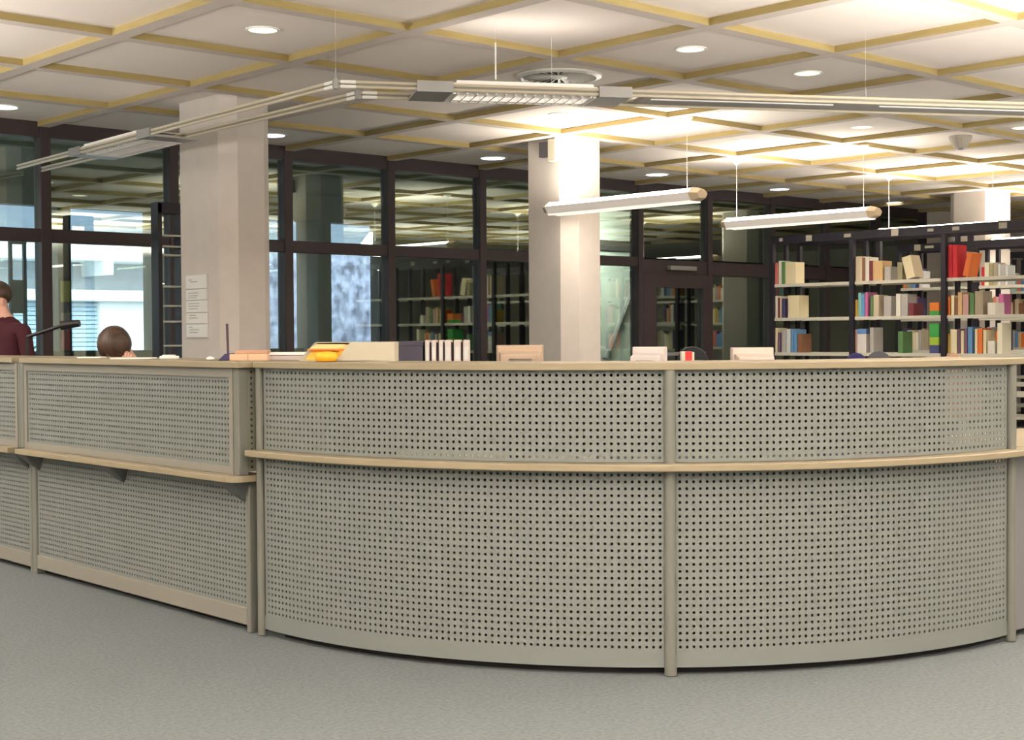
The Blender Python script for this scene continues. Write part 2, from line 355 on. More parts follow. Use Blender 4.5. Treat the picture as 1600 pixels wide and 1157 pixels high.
def SX(x):                 # straight path running toward -y at constant x (front faces -x)
    return lambda t, o: (x - o, -t)
def straight(label, y0, y1, xl, xu, end, group='straight two-tier counter units'):
    c = thing('straight_counter', label, 'counter', (0, 0, 0), 0, None)
    t0, t1 = -y1, -y0
    pw = .05
    # lower tier
    box('post', xl - .012, xl + .04, y0, y0 + .03, 0, .66, postm, c, .004); box('post', xl - .012, xl + .04, y1 - pw, y1, 0, .66, postm, c, .004)
    perforated(SX(xl), t0 + pw, t1 - .03, .105, .655, 0).obj('lower_panel', sheet, c)
    box('bottom_rail', xl - .010, xl + .02, y0 + .03, y1 - pw, .03, .105, railm, c, .004)
    # ledge with rounded near corner
    lb = MB(); r = .075 if end else .004; ov = .045 if end else -.046; xf = xl - .125; y1e = y1 - .047; pts = [(xl + .06, y1e), (xf, y1e)]
    for k in range(7):
        a = PI + (PI / 2) * k / 6; pts.append((xf + r + r * math.cos(a), (y0 - ov) + r + r * math.sin(a)))
    pts.append((xl + .06, y0 - ov))
    lb.hexa([(x, y, .658) for x, y in pts], [(x, y, .686) for x, y in pts]); lb.obj('ledge_board', board, c, bevel=.004)
    # upper tier stands on the ledge, further forward
    px0, px1 = xu - .008, xu + .04
    box('post', px0, px1, y0 - (.02 if end else 0), y0 + .022, .686, 1.146, postm, c, .004); box('post', px0, px1, y1 - pw, y1, .686, 1.146, postm, c, .004)
    box('inner_stile', xu - .012, xu + .01, y0 + .022, y0 + .052, .686, 1.146, railm, c); box('inner_stile', xu - .004, xu + .01, y1 - pw - .03, y1 - pw, .686, 1.146, railm, c)
    box('top_rail', xu - .004, xu + .02, y0 + .05, y1 - pw - .03, 1.105, 1.146, railm, c); box('bottom_rail', xu - .004, xu + .02, y0 + .05, y1 - pw - .03, .686, .722, railm, c, .003)
    perforated(SX(xu + .004), t0 + pw + .03, t1 - .052, .722, 1.105).obj('upper_panel', sheet, c)
    box('top_board', xu - .03, xu + .42, y0 - ov, y1 - .047, 1.146, 1.173, board, c, .003)
    # inside
    box('back_lining', xl + .07, xl + .08, y0, y1, .03, .65, greyin, c); box('plinth', xl + .05, xl + .09, y0, y1, 0, .03, kick, c); box('dark_backing', xu + .33, xu + .34, y0 + .05, y1 - .05, .73, 1.14, greyin, c)  # upper sheet is added to darken the holes
    box('inner_worktop', xl + .08, xl + .70, y0, y1, .70, .725, board, c)
    for yy in (y0 + .02, y1 - .04): box('support', xl + .1, xl + .68, yy, yy + .02, 0, .70, greyin, c)
    for yy in (y0 + .02, y1 - .04): box('support', xu + .04, xu + .40, yy, yy + .02, .725, 1.146, greyin, c)
    if end: perforated(lambda t, o: (xu + .04 + t, y0 - .012 + o * -1), .0, .30, .70, 1.146, 0).obj('end_panel', mat('end_sheet', (.20, .20, .15), .6), c)
    for yy in (y1 - .07, (y0 + y1) / 2 + .07, y0 + .06):
        b = MB(); w = .07
        b.hexa([(xl - .105, yy - w, .658), (xl - .105, yy + w, .658), (xl, yy + w, .658), (xl, yy - w, .658)][::-1],
               [(xl - .045, yy - .014, .595), (xl - .045, yy + .014, .595), (xl, yy + .014, .565), (xl, yy - .014, .565)][::-1])
        b.obj('bracket', bracket, c, bevel=.003)
    return c
straight('straight two-tier grey perforated counter unit left of the curved counter', 5.305, 7.50, 3.32, 3.255, True)
straight('second straight counter unit cut off by the left edge of the photo', 7.50, 9.70, 3.32, 3.255, False)
# plain low end unit at the right edge
rc = thing('low_side_counter', 'plain grey low side counter at the far right end of curved counter', 'counter', (0, 0, 0))
box('front_panel', CX + .02, CX + 1.2, CY - RR + .02, CY - RR + .05, .03, .771, mat('plain_grey', (.17, .165, .17), .6), rc); box('top', CX + .12, CX + 1.2, CY - RR - .04, CY - RR + .6, .771, .798, board, rc, .004)
box('plinth', CX + .02, CX + 1.2, CY - RR + .06, CY - RR + .1, 0, .03, kick, rc); box('side_panel', CX + 1.17, CX + 1.2, CY - RR + .05, CY - RR + .58, .0, .771, greyin, rc)

# ------------------------------------------------------------------ suspended track with louvre lamps
ZR = 2.67
trk = thing('lighting_track', 'bent double-tube lighting track hung under the ceiling above the counter', 'lighting track', (0, 0, 0))
F0 = Vector((4.64, 6.51, ZR)); B0 = Vector((4.945, 6.72, ZR)); DR = Vector((3.63, -2.095, 0)).normalized(); DLf = Vector((.29, 4.87, 0)).normalized(); DLb = Vector((.199, 4.68, 0)).normalized()
def rail(p, q):
    p = Vector(p); q = Vector(q); b = MB()
    for dz in (-.0135, .0135): b.tube(p + Vector((0, 0, dz)), q + Vector((0, 0, dz)), .0085, 10)
    d = (q - p).normalized(); n = Vector((-d.y, d.x, 0)) * .002; h = Vector((0, 0, .010))
    b.hexa([p - n - h, p + n - h, q + n - h, q - n - h], [p - n + h, p + n + h, q + n + h, q - n + h], 1)
    smooth_by_angle(b.obj('track_tube', [alu, webm], trk))
rail(F0, F0 + DR * 5.6); rail(B0, B0 + DR * 5.6); rail(F0, F0 + DLf * 4.86); rail(B0, B0 + DLb * 4.66)
for p, dl in ((F0, DLf), (B0, DLb)):
    j = MB(); j.tube(p - Vector((0, 0, .028)), p + Vector((0, 0, .028)), .017, 10); j.obj('corner_joint', steel, trk, smooth=False)
    b = MB()
    for d in (DR, dl):
        for dz in (-.013, .013): b.tube(p + d * .025 + Vector((0, 0, dz)), p + d * .11 + Vector((0, 0, dz)), .010, 8)
    b.obj('end_sleeve', bright, trk)
def hanger(p, rod, m):
    b = MB(); b.tube(p, p + Vector((0, 0, rod)), .005, 6); b.tube(p + Vector((0, 0, rod)), (p.x, p.y, CEIL - .0), .0006, 5, 1); b.obj('hanger', [m, lampbody], trk)
hanger(F0 + Vector((0, 0, .02)), .06, steel); hanger(F0 + DR * .90 + Vector((0, 0, .05)), .21, bright); hanger(B0 + DR * 1.15 + Vector((0, 0, .02)), .06, blackm); hanger(F0 + DR * 3.16 + Vector((0, 0, .02)), .05, steel)
def louvre_lamp(o, d, s0, s1, label, lit=tubem, pw=1):
    ang = math.atan2(d.y, d.x); L = s1 - s0; pos = o + d * s0
    n = Vector((-d.y, d.x, 0)); sgn = 1 if n.dot(f0) > 0 else -1
    t = thing('louvre_lamp', label, 'lamp', pos, ang, 'louvre lamps on the lighting track')
    W0, W1 = .035 * sgn, .315 * sgn
    b = MB(); b.box(0, L, W0 - .03 * sgn, W0 - .015 * sgn, -.022, .03); b.box(0, L, W1, W1 + .012 * sgn, -.03, .022); b.box(0, .02, W0, W1, -.03, .022); b.box(L - .02, L, W0, W1, -.03, .022)
    b.obj('housing', lampbody, t)
    MB().box(.02, L - .02, W0 - .02 * sgn, W0 + .03 * sgn, .03, .045).obj('top_strip', bright, t)
    MB().box(.03, L - .03, W0 + .10 * sgn, W1 - .10 * sgn, .006, .02).obj('tube', lit, t)
    MB().box(.0, L, W0 + .03 * sgn, W1, .034, .040).obj('cover', lampbody, t)  # opaque top added over the tube to block its uplight
    nb = max(6, int(L / .055)); b = MB()
    for k in range(nb):
        x = .03 + (L - .06) * k / (nb - 1); b.box(x - .004, x + .004, W0, W1, -.03, .0)
    b.box(.02, L - .02, W1 - .07 * sgn, W1 - .062 * sgn, -.03, 0); b.box(.02, L - .02, W0 + .06 * sgn, W0 + .068 * sgn, -.03, 0)
    b.obj('louvre', lampbody, t)
    for a, c in ((-.21, -.005), (L + .005, L + .20)):
        MB().box(a, c, -.018 * sgn, .012 * sgn, -.03, .032).obj('clamp', steel, t); MB().box(a, c, .012 * sgn, .345 * sgn, -.026, -.012).obj('bridge_plate', mat('bridge_grey', (.36, .34, .32), .4, .3), t)
    u = area('louvre_light', (L / 2, (W0 + W1) / 2, .055), L * .8, .1, 1.2 * pw, WARM, True); u.parent = t
    u = area('louvre_light', (L / 2, (W0 + W1) / 2, -.04), L * .8, .1, 5 * pw, WARM); u.parent = t
louvre_lamp(F0, DR, .66, 1.50, 'silver louvre lamp mid-track, below the round ceiling vent', emis('dim_tube', (1, .95, .85), 2.5), 1)
louvre_lamp(F0, DLf, 2.55, 3.55, 'silver louvre lamp on the left leg of the track', bright, .1)
# slim closed light box further right on the track
t = thing('track_lamp', 'long slim grey lamp on the right part of the track', 'lamp', F0 + DR * 1.80, math.atan2(DR.y, DR.x))
MB().box(0, 3.2, .04, .30, -.012, .012).obj('housing', mat('lamp_grey', (.40, .38, .36), .45), t, bevel=.003); MB().box(.05, 1.2, .10, .12, -.018, -.012).obj('lens_strip', bright, t); MB().box(1.5, 3.0, .10, .12, -.018, -.012).obj('lens_strip', bright, t)

# ------------------------------------------------------------------ pendant lamps
def pendant(x, y0, y1, label, zc=2.405):
    L = y1 - y0; t = thing('pendant_lamp', label, 'lamp', (x, (y0 + y1) / 2, zc), 0, 'long pendant lamps')
    h = L / 2
    sec = [(-.062, -.052), (.062, -.052), (.105, .012), (.045, .058), (-.045, .058), (-.105, .012)]
    ib = sec
    c = .07
    b = MB()    # lower shell only; top open for the tubes
    lo = [(-.062, -.05), (.062, -.05), (.105, .012), (.098, .016), (-.098, .016), (-.105, .012)]
    b.hexa([(a, -h + c, z) for a, z in lo], [(a, h - c, z) for a, z in lo]); b.obj('body', glowbody, t)
    b = MB(); b.hexa([(a, -h + c, z) for a, z in ((-.095, .016), (.095, .016), (.042, .052), (-.042, .052))], [(a, h - c, z) for a, z in ((-.095, .016), (.095, .016), (.042, .052), (-.042, .052))]); b.obj('uplight_cover', tubem, t)
    b = MB(); n = 26
    for k in range(n):
        yy = -h + c + .03 + (L - 2 * c - .06) * k / (n - 1); b.box(-.058, .058, yy - .004, yy + .004, -.062, -.05)
    b.box(-.060, -.054, -h + c, h - c, -.064, -.05); b.box(.054, .060, -h + c, h - c, -.064, -.05)
    b.obj('louvre', louvre, t)
    for s in (-1, 1):
        sc = .45
        a0 = [(a, s * (h - c), z) for a, z in sec]; a1 = [(a * .62, s * h, z * .62) for a, z in sec]
        if s > 0: a0, a1 = a0, a1
        b = MB(); b.hexa(a0 if s < 0 else a0, a1); b.obj('end_cap', lampcap, t)
        yy = s * (h - .16)
        w = MB(); w.tube((0, yy, .055), (0, yy, CEIL - zc - .07), .0022, 5); w.obj('wire', bright, t)
        b = MB(); b.lathe((0, yy, CEIL - zc - .085), [(.012, 0), (.045, .03), (.05, .045), (.02, .046)], 14); b.obj('ceiling_rose', bright, t, smooth=False)
    u = area('pendant_light', (0, 0, .085), .1, L * .8, 26, (1, .90, .78), True); u.parent = t
    u = area('pendant_light', (0, 0, -.07), .1, L * .8, 12, (1, .88, .74)); u.parent = t
    return t
pendant(8.93, 7.50, 9.30, 'long white pendant lamp in front of the middle column')
pendant(11.55, 7.58, 9.41, 'long white pendant lamp right of the middle column')
pendant(14.06, 7.66, 9.25, 'white pendant lamp half hidden behind the front book rack header')
pendant(16.70, 7.70, 9.34, 'white pendant lamp at the right edge behind the rear rack')

# ------------------------------------------------------------------ downlights, vent, detector, speaker
def downlight(x, y, r, lens, label, group):
    t = thing('downlight', label, 'ceiling light', (x, y, CEIL), 0, group)
    b = MB(); n = 20; vs = []
    for (q, z) in ((r * 1.18, 0), (r * 1.18, -.006), (r, -.006), (r * .97, .0)): vs += [(q * math.cos(2 * PI * i / n), q * math.sin(2 * PI * i / n), z) for i in range(n)]
    b.add(vs, [(k * n + i, k * n + (i + 1) % n, (k + 1) * n + (i + 1) % n, (k + 1) * n + i) for k in range(3) for i in range(n)])
    b.obj('ring', bright, t); MB().lathe((0, 0, -.004), [(r * .97, 0), (r * .97, .003)], n).obj('lens', lens, t)
PXc = lambda i: XG0 + XP * (i + .5)
g1 = 'warm recessed downlights'; g2 = 'cold white downlights along the glass wall'
downlight(PXc(-1) + .02, 7.22, .085, warmlens, 'warm downlight at upper left, before the left column', g1)
downlight(PXc(1) - .06, 5.95, .085, warmlens, 'warm downlight nearest the camera, right of the round vent', g1)
downlight(PXc(2) - .02, 5.97, .085, warmlens, 'warm downlight near the top right of the photo', g1)
downlight(10.75, 7.22, .085, warmlens, 'warm downlight between pendant lamps and track at right', g1)
downlight(10.62, 8.40, .085, warmlens, 'warm downlight above the second pendant lamp', g1)
downlight(8.22, 8.40, .085, warmlens, 'warm downlight just below the track, left of middle column top', g1)
downlight(13.3, 8.45, .085, warmlens, 'warm downlight over the front book rack', g1)
downlight(11.87, 6.32, .085, warmlens, 'warm downlight at the right edge under the track', g1)
downlight(4.63, 10.95, .12, coldlens, 'cold downlight at the left edge by the glass wall', g2)
downlight(7.10, 10.95, .12, coldlens, 'cold downlight right beside the left column', g2)
downlight(9.72, 10.92, .125, coldlens, 'cold downlight left of the middle column', g2)
downlight(12.15, 10.87, .125, coldlens, 'cold downlight right of the middle column', g2)
downlight(14.58, 11.0, .12, coldlens, 'cold downlight above the door area', g2)
downlight(17.33, 11.1, .12, coldlens, 'cold downlight at far right near third column', g2)
v = thing('air_vent', 'round swirl air vent in the ceiling behind the track', 'vent', (7.0, 7.17, CEIL))
b = MB(); n = 28; vs = []
for (q, z) in ((.30, 0), (.30, -.012), (.265, -.022), (.255, -.004)): vs += [(q * math.cos(2 * PI * i / n), q * math.sin(2 * PI * i / n), z) for i in range(n)]
b.add(vs, [(k * n + i, k * n + (i + 1) % n, (k + 1) * n + (i + 1) % n, (k + 1) * n + i) for k in range(3) for i in range(n)]); b.obj('ring', bright, v)
MB().lathe((0, 0, -.003), [(.256, 0), (.256, .002)], 28).obj('plate', darkin, v)
for k in range(24):
    a = 2 * PI * k / 24; c, s_ = math.cos(a), math.sin(a); p = lambda r, w, z: (r * c - w * s_, r * s_ + w * c, z)
    MB().hexa([p(.06, -.004, -.006), p(.25, -.016, -.006), p(.25, .012, -.018), p(.06, .004, -.012)], [p(.06, -.004, -.003), p(.25, -.016, -.003), p(.25, .012, -.015), p(.06, .004, -.009)]).obj('blade', lampbody, v)
MB().lathe((0, 0, -.022), [(.02, 0), (.06, .006), (.06, .018)], 18).obj('hub', bright, v)
d = thing('smoke_detector', 'conical grey smoke detector under the ceiling at right', 'detector', (11.66, 6.80, CEIL - BD))
MB().lathe((0, 0, 0), [(.055, -.11), (.07, -.085), (.10, -.02), (.10, 0)], 18).obj('dome', mat('detector_grey', (.45, .41, .34), .6), d, smooth=False); MB().lathe((0, 0, -.125), [(.02, 0), (.03, .015)], 10).obj('sensor', steel, d)
sp = thing('wall_speaker', 'cream wall speaker with dark front at the middle column top', 'speaker', (9.1, 9.36, 2.95))
MB().box(-.07, 0, -.06, .04, -.10, .10).obj('cabinet', cream, sp, bevel=.006); MB().box(-.065, 0, .04, .16, -.055, .085).obj('front_grille', mat('dark_grille', (.10, .09, .10), .7), sp, bevel=.004)
# notice board on the left column
nb = thing('notice_board', 'white multi-panel information board on the left column', 'sign', (5.6, 9.68, 1.51))
for z0_, z1_ in ((.135, .24), (.05, .13), (-.045, .045), (-.13, -.05), (-.235, -.135)):
    pl = MB().box(-.016, -.002, -.15, .15, z0_, z1_).obj('panel', paper, nb, bevel=.003)
MB().box(-.004, 0, -.16, .16, -.245, .245).obj('backing', mat('board_back', (.55, .55, .54), .6), nb)
for (z, w, y) in ((.20, .05, .10), (.185, .11, .05), (.10, .15, .06), (.08, .14, .06), (.065, .12, .07), (.02, .16, .05), (.0, .15, .05), (-.02, .13, .06), (-.07, .10, .07), (-.09, .12, .06), (-.16, .05, .10), (-.18, .14, .05), (-.2, .12, .06)):
    MB().box(-.0175, -.016, y - w / 2 - .02, y + w / 2 - .02, z, z + .007).obj('text_line', ink, nb)

# ------------------------------------------------------------------ book racks
BC = {'red': (.55, .02, .03), 'red_white': (.55, .16, .13), 'white': (.72, .70, .62), 'green': (.10, .22, .08), 'cream': (.72, .64, .42), 'beige': (.56, .48, .34), 'brown': (.22, .10, .05), 'maroon': (.17, .03, .04), 'tan': (.62, .42, .20), 'grey': (.42, .40, .38),
      'olive': (.30, .28, .16), 'orange': (.72, .18, .04), 'navy': (.05, .04, .12), 'mustard': (.48, .32, .06), 'teal': (.20, .45, .44), 'blue': (.12, .28, .52), 'pink': (.50, .14, .32), 'rose': (.50, .30, .27), 'taupe': (.36, .31, .22), 'plum': (.18, .10, .17), 'pale': (.58, .62, .62), 'ivory': (.78, .75, .58)}
BM = {k: mat('book_' + k, c, .55) for k, c in BC.items()}
pages = mat('book_pages', (.70, .66, .55), .9)
def book(x, ya, yb, z, h, col, label, group, tilt=0, depth=.17):
    w = ya - yb; b = MB(); tb = min(.004, w * .2)
    b.box(0, depth, -w / 2, -w / 2 + tb, 0, h, 0); b.box(0, depth, w / 2 - tb, w / 2, 0, h, 0)
    # rounded spine
    sp_ = [(-.004, -w / 2 * .7), (0, -w / 2), (.004, -w / 2), (.004, w / 2), (0, w / 2), (-.004, w / 2 * .7)]
    b.hexa([(p, q, 0) for p, q in sp_], [(p, q, h) for p, q in sp_], 0)
    b.box(.004, depth - .004, -w / 2 + tb, w / 2 - tb, .003, h - .004, 1)
    o = b.obj('book', [BM[col], pages]); o.location = (x, (ya + yb) / 2, z); o.rotation_euler = (tilt, 0, 0); tag(o, label, 'book', group); return o
RB = {'top':(1.82,[
('left',9.758,9.689,0.237,'red_white'),('left',9.684,9.645,0.256,'white'),('left',9.645,9.594,0.247,'green'),('left',9.594,9.465,0.236,'cream'),('middle',8.69,8.609,0.260,'beige'),('middle',8.609,8.570,0.244,'brown'),('middle',8.570,8.523,0.248,'white'),('middle',8.523,8.477,0.207,'maroon'),('middle',8.477,8.362,0.203,'tan'),('middle',8.339,8.263,0.139,'grey'),('middle',8.187,8.127,0.179,'olive'),('middle',8.103,8.00,0.23,'cream_t'),('right',7.61,7.565,0.328,'red'),('right',7.561,7.505,0.325,'red'),('right',7.470,7.409,0.238,'orange_t')]),
'middle':(1.45,[
('left',9.73,9.70,0.241,'white'),('left',9.696,9.67,0.219,'maroon'),('left',9.666,9.646,0.239,'beige'),('left',9.642,9.594,0.210,'navy'),('left',9.560,9.407,0.242,'cream'),('middle',8.693,8.66,0.176,'mustard'),('middle',8.656,8.617,0.248,'teal'),('middle',8.617,8.578,0.233,'blue'),('middle',8.574,8.539,0.252,'pink'),('middle',8.508,8.477,0.211,'green'),('middle',8.473,8.407,0.223,'beige'),('middle',8.346,8.262,0.206,'grey'),('middle',8.202,8.150,0.229,'white'),('middle',8.146,8.068,0.221,'grey'),('middle',8.053,7.994,0.128,'maroon'),('middle',7.818,7.711,0.129,'orange_g'),('right',7.61,7.583,0.183,'orange'),('right',7.576,7.540,0.195,'cream'),('right',7.533,7.505,0.175,'brown'),('right',7.502,7.457,0.224,'tan'),('right',7.450,7.387,0.204,'rose'),('right',7.373,7.325,0.215,'green'),('right',7.318,7.229,0.231,'taupe'),('right',7.182,7.101,0.116,'white')]),
'low':(1.07,[
('left',9.73,9.70,0.268,'cream'),('left',9.696,9.664,0.218,'plum'),('left',9.647,9.586,0.246,'grey'),('left',9.582,9.526,0.259,'pale'),('left',9.518,9.483,0.252,'blue'),('left',9.479,9.441,0.251,'blue'),('left',9.433,9.373,0.202,'brown'),('middle',8.70,8.675,0.246,'rose'),('middle',8.672,8.562,0.252,'white_blue'),('middle',8.515,8.469,0.265,'grey'),('middle',8.179,8.119,0.223,'green'),('middle',7.818,7.710,0.298,'green_y'),('right',7.612,7.586,0.194,'mustard'),('right',7.582,7.512,0.238,'cream'),('right',7.498,7.477,0.244,'plum'),('right',7.470,7.435,0.225,'cream'),('right',7.428,7.400,0.250,'plum'),('right',7.393,7.345,0.262,'blue'),('right',7.317,7.290,0.243,'cream'),('right',7.287,7.235,0.249,'orange'),('right',7.228,7.194,0.230,'cream'),('right',7.181,7.106,0.124,'white'),('right',7.080,7.027,0.297,'ivory')]),
'fourth':(.69,[('right',7.60,7.55,.24,'navy'),('right',7.54,7.49,.22,'maroon'),('right',7.48,7.42,.25,'rose'),('right',7.40,7.33,.21,'grey'),('right',6.55,6.48,.24,'navy'),('right',6.47,6.40,.22,'plum')]),
'bottom':(.31,[('right',6.56,6.50,.22,'orange'),('right',6.49,6.40,.24,'tan'),('right',7.58,7.50,.24,'grey')])}
BAYY = [9.755, 8.715, 7.640, 6.585, 5.53]
ORD = ['first', 'second', 'third', 'fourth', 'fifth', 'sixth', 'seventh', 'eighth', 'ninth', 'tenth', 'eleventh', 'twelfth', 'thirteenth', 'fourteenth']
SHZ = [1.82, 1.45, 1.07, .69, .31]
def rack(x0, label, ybays, plates):
    t = thing('book_rack', label, 'bookshelf', (x0, 0, 0))
    ya_, yb_ = ybays[0], ybays[-1]
    for y in ybays:
        for dx, w in ((.0, .026), (.25, .018), (.50, .022)):
            box('upright', dx - .025, dx + .025, y - w, y + w, 0, 2.26, rackm, t)
        box('foot', -.02, .52, y - .03, y + .03, 0, .06, rackm, t)
    box('header', -.02, .01, yb_, ya_, 2.262, 2.345, rackm, t); box('header', .49, .52, yb_, ya_, 2.262, 2.345, rackm, t)
    for k in range(len(ybays) - 1):
        a, c = ybays[k] - .03, ybays[k + 1] + .03
        for z in SHZ:
            for d0, d1 in ((.0, .235), (.265, .50)):
                b = MB(); b.box(d0, d1, c, a, z - .012, z); b.box(d0 if d0 == 0 else d1 - .006, d0 + .006 if d0 == 0 else d1, c, a, z - .034, z - .012)
                b.obj('shelf_board', shelfm, t)
    for (y, w, h_) in plates: MB().box(-.026, -.02, y - w * .42, y + w * .42, 2.303 - h_ * .36, 2.303 + h_ * .36).obj('label_plate', mat('plate', (.42, .39, .32), .6), t)
    return t
rack(12.8, 'front black open book rack with grey shelves and few books', BAYY, [(9.62, .05, .05), (9.25, .09, .09), (8.76, .10, .05), (8.19, .10, .10), (7.78, .08, .04), (7.50, .09, .05), (7.0, .10, .08)])
rack(15.3, 'rear black open book rack seen through the front rack', BAYY, [(9.48, .10, .10), (9.32, .14, .04), (9.12, .10, .05)])
rack(17.86, 'third book rack beyond the right edge mirrored in the door glass', BAYY, [])
for sh, (z, L_) in RB.items():
    cnt = {}
    for bay, a, c, h, col in L_:
        cnt[bay] = cnt.get(bay, 0) + 1; o_ = ORD[cnt[bay] - 1]; base = col.split('_')[0] if col not in BM else col
        nm = {'red_white': 'red and white'}.get(col, base)
        lab = '%s book, %s from left on the %s shelf, %s bay of front rack' % (nm, o_, sh, bay)
        tl = 0
        if col.endswith('_t'): tl = R(-14) if base == 'cream' else R(13)
        if tl: book(12.82, a - .02, c - .02, z + .012, h, base, lab.replace(' book', ' leaning book'), 'books on the front rack', tl); continue
        if col in ('orange_g', 'green_y', 'white_blue'):
            t = thing('file_box', {'orange_g': 'orange file box on green one, middle shelf of middle bay', 'green_y': 'green and lime file box on low shelf, middle bay', 'white_blue': 'white box with blue top on low shelf, middle bay'}[col], 'box', (12.82, (a + c) / 2, z))
            w = (a - c) / 2
            parts = {'orange_g': ((0, .045, (.05, .32, .06)), (.046, h, (.75, .20, .03))), 'green_y': ((0, .08, (.07, .08, .22)), (.081, .16, (.35, .50, .05)), (.161, h, (.05, .36, .08))), 'white_blue': ((0, h * .78, (.66, .63, .60)), (h * .78 + .001, h, (.12, .24, .50)))}[col]
            for q, (za, zb, cc) in enumerate(parts): MB().box(0, .20, -w, w, za, zb).obj(['lower_box', 'middle_box', 'top_box'][q], mat('file_%s_%d' % (col, q), cc, .5), t, bevel=.003)
            continue
        book(12.82, a, c, z, h, base if base in BM else 'red_white' if col == 'red_white' else base, lab, 'books on the front rack')
# rear racks: books in runs
def runs(x0, spec, rname, seed):
    rnd = random.Random(seed); keys = list(BM)
    for sh, z, y, n in spec:
        for k in range(n):
            w = rnd.uniform(.028, .06); h = rnd.uniform(.19, .27); c = rnd.choice(keys)
            book(x0, y, y - w, z, h, c, '%s book, %s of the run near %.1f m on %s shelf of %s rack' % (c.replace('_', ' and '), ORD[k], y, sh, rname) if False else '%s book, %s in the %s on the %s shelf, %s rack' % (c.replace('_', ' and '), ORD[k], 'left run' if y > 9 else 'middle run' if y > 7.7 else 'right run', sh, rname), 'books on the %s rack' % rname)
            y -= w + .002
runs(15.32, [('top', 1.82, 9.70, 6), ('middle', 1.45, 9.70, 5), ('low', 1.07, 9.70, 7), ('top', 1.82, 8.66, 7), ('middle', 1.45, 8.66, 6), ('low', 1.07, 8.66, 6), ('middle', 1.45, 7.58, 5)], 'rear', 3)
runs(17.88, [('top', 1.82, 9.70, 8), ('middle', 1.45, 9.70, 9), ('low', 1.07, 9.70, 9), ('top', 1.82, 8.66, 9), ('middle', 1.45, 8.66, 10), ('low', 1.07, 8.66, 9)], 'third', 5)

# narrow black rack by the left column
nr = thing('narrow_rack', 'narrow black open rack between glass wall and left column', 'bookshelf', (5.93, 10.72, 0))
for a in (-.105, .105): box('upright', a - .018, a + .018, -.06, .06, 0, 2.38, rackm, nr)
box('header', -.12, .12, -.06, .06, 2.30, 2.39, rackm, nr)
for z in (2.11, 2.02, 1.95, 1.69, 1.53, 1.40, 1.2, .8, .4): box('shelf_board', -.085, .085, -.07, .06, z, z + .014, shelfm, nr)

# ------------------------------------------------------------------ things on and behind the counter
VR = AZ - PI / 2        # local x to the right of the view, local y away
ZT = 1.173
mg = thing('magazine_file', 'beige magazine file lying on its side with yellow folders, on counter', 'file box', (3.34, 5.02, ZT), VR)
beige = mat('beige_card', (.46, .43, .33), .6); yel = mat('yellow_card', (.85, .42, .02), .5); org = mat('orange_card', (.85, .25, .03), .5)
b = MB()   # near side wall with slanted open end
b.hexa([(.185, -.012, .004), (.43, -.012, .004), (.43, -.006, .004), (.185, -.006, .004)], [(.245, -.012, .078), (.43, -.012, .078), (.43, -.006, .078), (.245, -.006, .078)]); b.obj('near_wall', beige, mg)
b = MB(); b.hexa([(.185, .0, .0), (.43, -.012, .0), (.43, .21, .0), (.0, .21, .0)], [(.185, .0, .004), (.43, -.012, .004), (.43, .21, .004), (.0, .21, .004)]); b.obj('base', beige, mg)
b = MB(); b.hexa([(.245, -.012, .078), (.43, -.012, .078), (.43, .21, .078), (.07, .21, .078)], [(.245, -.012, .081), (.43, -.012, .081), (.43, .21, .081), (.07, .21, .081)]); b.obj('lid', beige, mg)
b = MB(); b.hexa([(.0, .204, .004), (.43, .204, .004), (.43, .21, .004), (.0, .21, .004)], [(.07, .204, .078), (.43, .204, .078), (.43, .21, .078), (.07, .21, .078)]); b.obj('far_wall', beige, mg)
MB().box(.424, .43, -.006, .204, .004, .078).obj('end_wall', beige, mg)
b = MB(); b.hexa([(.165, .02, .006), (.42, .02, .006), (.42, .19, .006), (.03, .19, .006)], [(.20, .02, .045), (.42, .02, .045), (.42, .19, .045), (.06, .19, .045)]); b.obj('yellow_folder', yel, mg)
b = MB(); b.hexa([(.18, .02, .046), (.42, .02, .046), (.42, .19, .046), (.04, .19, .046)], [(.18, .02, .052), (.42, .02, .052), (.42, .19, .052), (.04, .19, .052)]); b.obj('orange_folder', org, mg)
b = MB(); b.hexa([(.19, .02, .053), (.42, .02, .053), (.42, .19, .053), (.05, .19, .053)], [(.22, .02, .072), (.42, .02, .072), (.42, .19, .072), (.08, .19, .072)]); b.obj('cream_papers', mat('pale_yellow', (.80, .58, .25), .6), mg)
tr = thing('tape_roll', 'yellow roll lying before the open end of magazine file', 'tape', (3.352, 4.915, ZT), VR)
MB().lathe((.07, .03, 0), [(.02, 0), (.043, .004), (.047, .02), (.043, .04), (.02, .042)], 20).obj('roll', yel, tr, smooth=True); MB().lathe((.07, .03, .0425), [(.02, -.002), (.02, .001)], 14).obj('core', org, tr)
pk = thing('leaflet_stack', 'stack of peach leaflets tied on the counter left of magazine file', 'papers', (3.33, 5.49, ZT), VR)
peach = mat('peach_paper', (.62, .42, .28), .7); peach2 = mat('peach_dark', (.50, .29, .19), .7)
MB().box(.0, .165, 0, .10, 0, .030).obj('lower_leaflets', peach, pk, bevel=.003); MB().box(.02, .165, .01, .10, .0305, .046).obj('upper_leaflets', peach2, pk, bevel=.003)
MB().box(.078, .084, -.002, .0, 0, .030).obj('band', peach2, pk)
ph = thing('pen_holder', 'dark blue desk stand with one black pen, beside peach leaflets', 'pen holder', (3.365, 5.61, ZT), VR)
b = MB(); b.hexa([(-.02, 0, 0), (.05, 0, 0), (.05, .06, 0), (-.02, .06, 0)], [(.01, .01, .03), (.05, .01, .034), (.05, .06, .034), (.01, .06, .03)]); b.obj('stand', mat('navy_plastic', (.03, .02, .10), .4), ph, bevel=.004)
